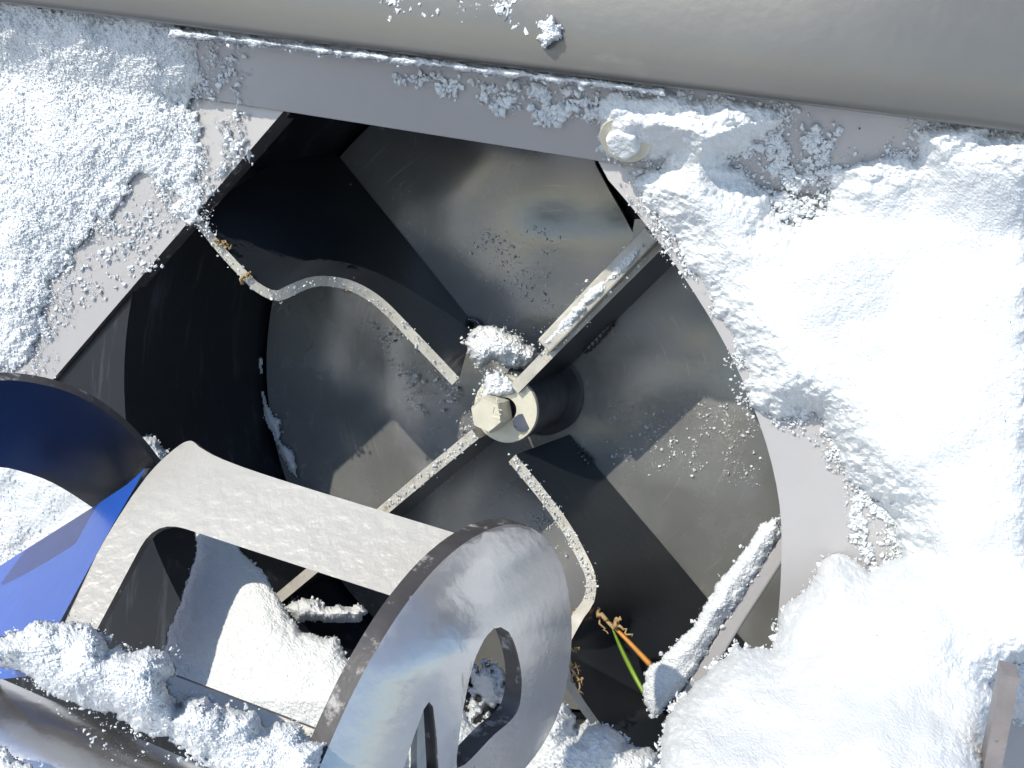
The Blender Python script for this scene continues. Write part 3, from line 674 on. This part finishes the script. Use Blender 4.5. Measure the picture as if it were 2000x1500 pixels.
# frost caught along the front edges of the blades
def edge_frost(pts, n, label):
    q = spline(pts, 200); k = RNG.integers(0, 200, n); u = q[k, 0] + RNG.normal(0, 6, n); v = q[k, 1] + RNG.normal(0, 6, n)
    R = .0004 + .0009*RNG.random(n)**4
    G, GF = crumb_mesh(u, v, q[k, 2] - R*.6 + .003*RNG.random(n), R)
    return tag(mk('edge_frost', G, GF, M['snow'], None, False), label, None, None, 'stuff')
edge_frost([(890, 745, .106), (800, 650, .098), (740, 590, .088), (690, 560, .076), (640, 549, .060), (605, 552, .044), (570, 566, .028), (540, 578, .020), (505, 563, .015), (480, 540, .013), (430, 486, .011), (390, 436, .010)], 260, 'fine frost along the wavy upper left blade edge')
edge_frost([(1000, 895, .106), (1060, 968, .101), (1105, 1030, .094), (1138, 1090, .083), (1154, 1130, .070), (1150, 1172, .054)], 420, 'fine frost along the curved lower right blade edge')
edge_frost([(928, 848, .108), (840, 920, .108), (755, 992, .108)], 220, 'fine frost along the straight lower left blade edge')
# ------------------------------------------------------------------ plants caught on the blade
def strip_blade(name, pts, w, m, label, cat):
    q = spline(pts, 24); V = []; n = len(q)
    C = [P(*p) for p in q]
    for i in range(n):
        t = C[min(i+1, n-1)] - C[max(i-1, 0)]; t /= np.linalg.norm(t); vd = CAM - C[i]; vd /= np.linalg.norm(vd)
        s = np.cross(t, vd); s /= np.linalg.norm(s); k = i/(n-1); ww = w(k)
        V += [C[i] - s*ww, C[i] + vd*ww*.45, C[i] + s*ww, C[i] - vd*ww*.3]
    Fc = [[i*4+k, i*4+(k+1) % 4, (i+1)*4+(k+1) % 4, (i+1)*4+k] for i in range(n-1) for k in range(4)] + [[3, 2, 1, 0], [(n-1)*4+k for k in range(4)]]
    return tag(fixnormals(mk(name, V, Fc, m, None, True)), label, cat)
strip_blade('dry_straw', [(1148, 1185, .07), (1185, 1212, .06), (1215, 1240, .055), (1272, 1300, .05)], lambda k: .0011 + .0017*k, M['straw'], 'orange dry straw caught on the lower right blade', 'straw')
strip_blade('grass_blade', [(1195, 1225, .062), (1215, 1270, .06), (1240, 1320, .055), (1262, 1362, .045), (1272, 1390, .04)], lambda k: .0006 + .0018*math.sin(math.pi*min(1, k*1.0))**.8, M['green'], 'single green grass blade hanging below the orange straw', 'grass')
def roots(name, strands, label):
    V = []; Fc = []
    for pts, r in strands:
        q = spline(pts, 14); PP = np.array([P(*p) for p in q]); PP[1:-1] += (RNG.random((12, 3))-.5)*.004
        v, f = tube(PP, [r*(1-.6*i/13) for i in range(14)], 6); o = len(V); V += list(v); Fc += [[k+o for k in ff] for ff in f]
    return tag(mk(name, V, Fc, M['root'], None, True), label, 'root')
roots('root_tangle', [([(1118, 1210, .06), (1135, 1190, .06), (1150, 1178, .065)], .003), ([(1150, 1178, .065), (1172, 1200, .06), (1200, 1226, .055)], .0032), ([(1152, 1180, .065), (1175, 1212, .06), (1188, 1238, .06)], .0015),
      ([(1200, 1220, .055), (1208, 1208, .05), (1213, 1210, .05)], .0020), ([(1200, 1215, .055), (1218, 1228, .052), (1234, 1243, .05)], .0016), ([(1148, 1168, .08), (1150, 1180, .07), (1160, 1190, .065)], .002)],
      'brown root tangle holding the straw on the blade corner')
roots('root_fibre', [([(1112, 1285, -.02), (1120, 1310, -.02), (1128, 1330, -.02), (1140, 1356, -.02)], .0013), ([(1118, 1305, -.02), (1126, 1300, -.02), (1130, 1318, -.02)], .0008), ([(1122, 1318, -.02), (1116, 1328, -.02), (1122, 1334, -.02)], .0008), ([(1112, 1266, -.02), (1122, 1268, -.02), (1133, 1265, -.02)], .0010), ([(1128, 1330, -.02), (1136, 1326, -.02), (1138, 1338, -.02)], .0008)],
      'short pale root fibre on the rim of the curved flight')

for k, (pts, lab) in enumerate([
    ([(420, 470, .010), (432, 478, .009), (447, 482, .010), (452, 478, .012)], 'short brown fibre stuck near the outer end of the wavy blade edge'),
    ([(470, 552, .012), (478, 541, .010), (490, 530, .012)], 'tiny brown fibre at the bend of the wavy blade edge'),
    ([(672, 570, .105), (688, 566, .104), (697, 552, .106)], 'tan fibre curled over the crest of the wavy blade edge')]):
    roots('plant_fibre', [(pts, .0017), ([pts[1], (pts[1][0] + 9, pts[1][1] - 6, pts[1][2]), (pts[1][0] + 14, pts[1][1] + 4, pts[1][2])], .0009)], lab)
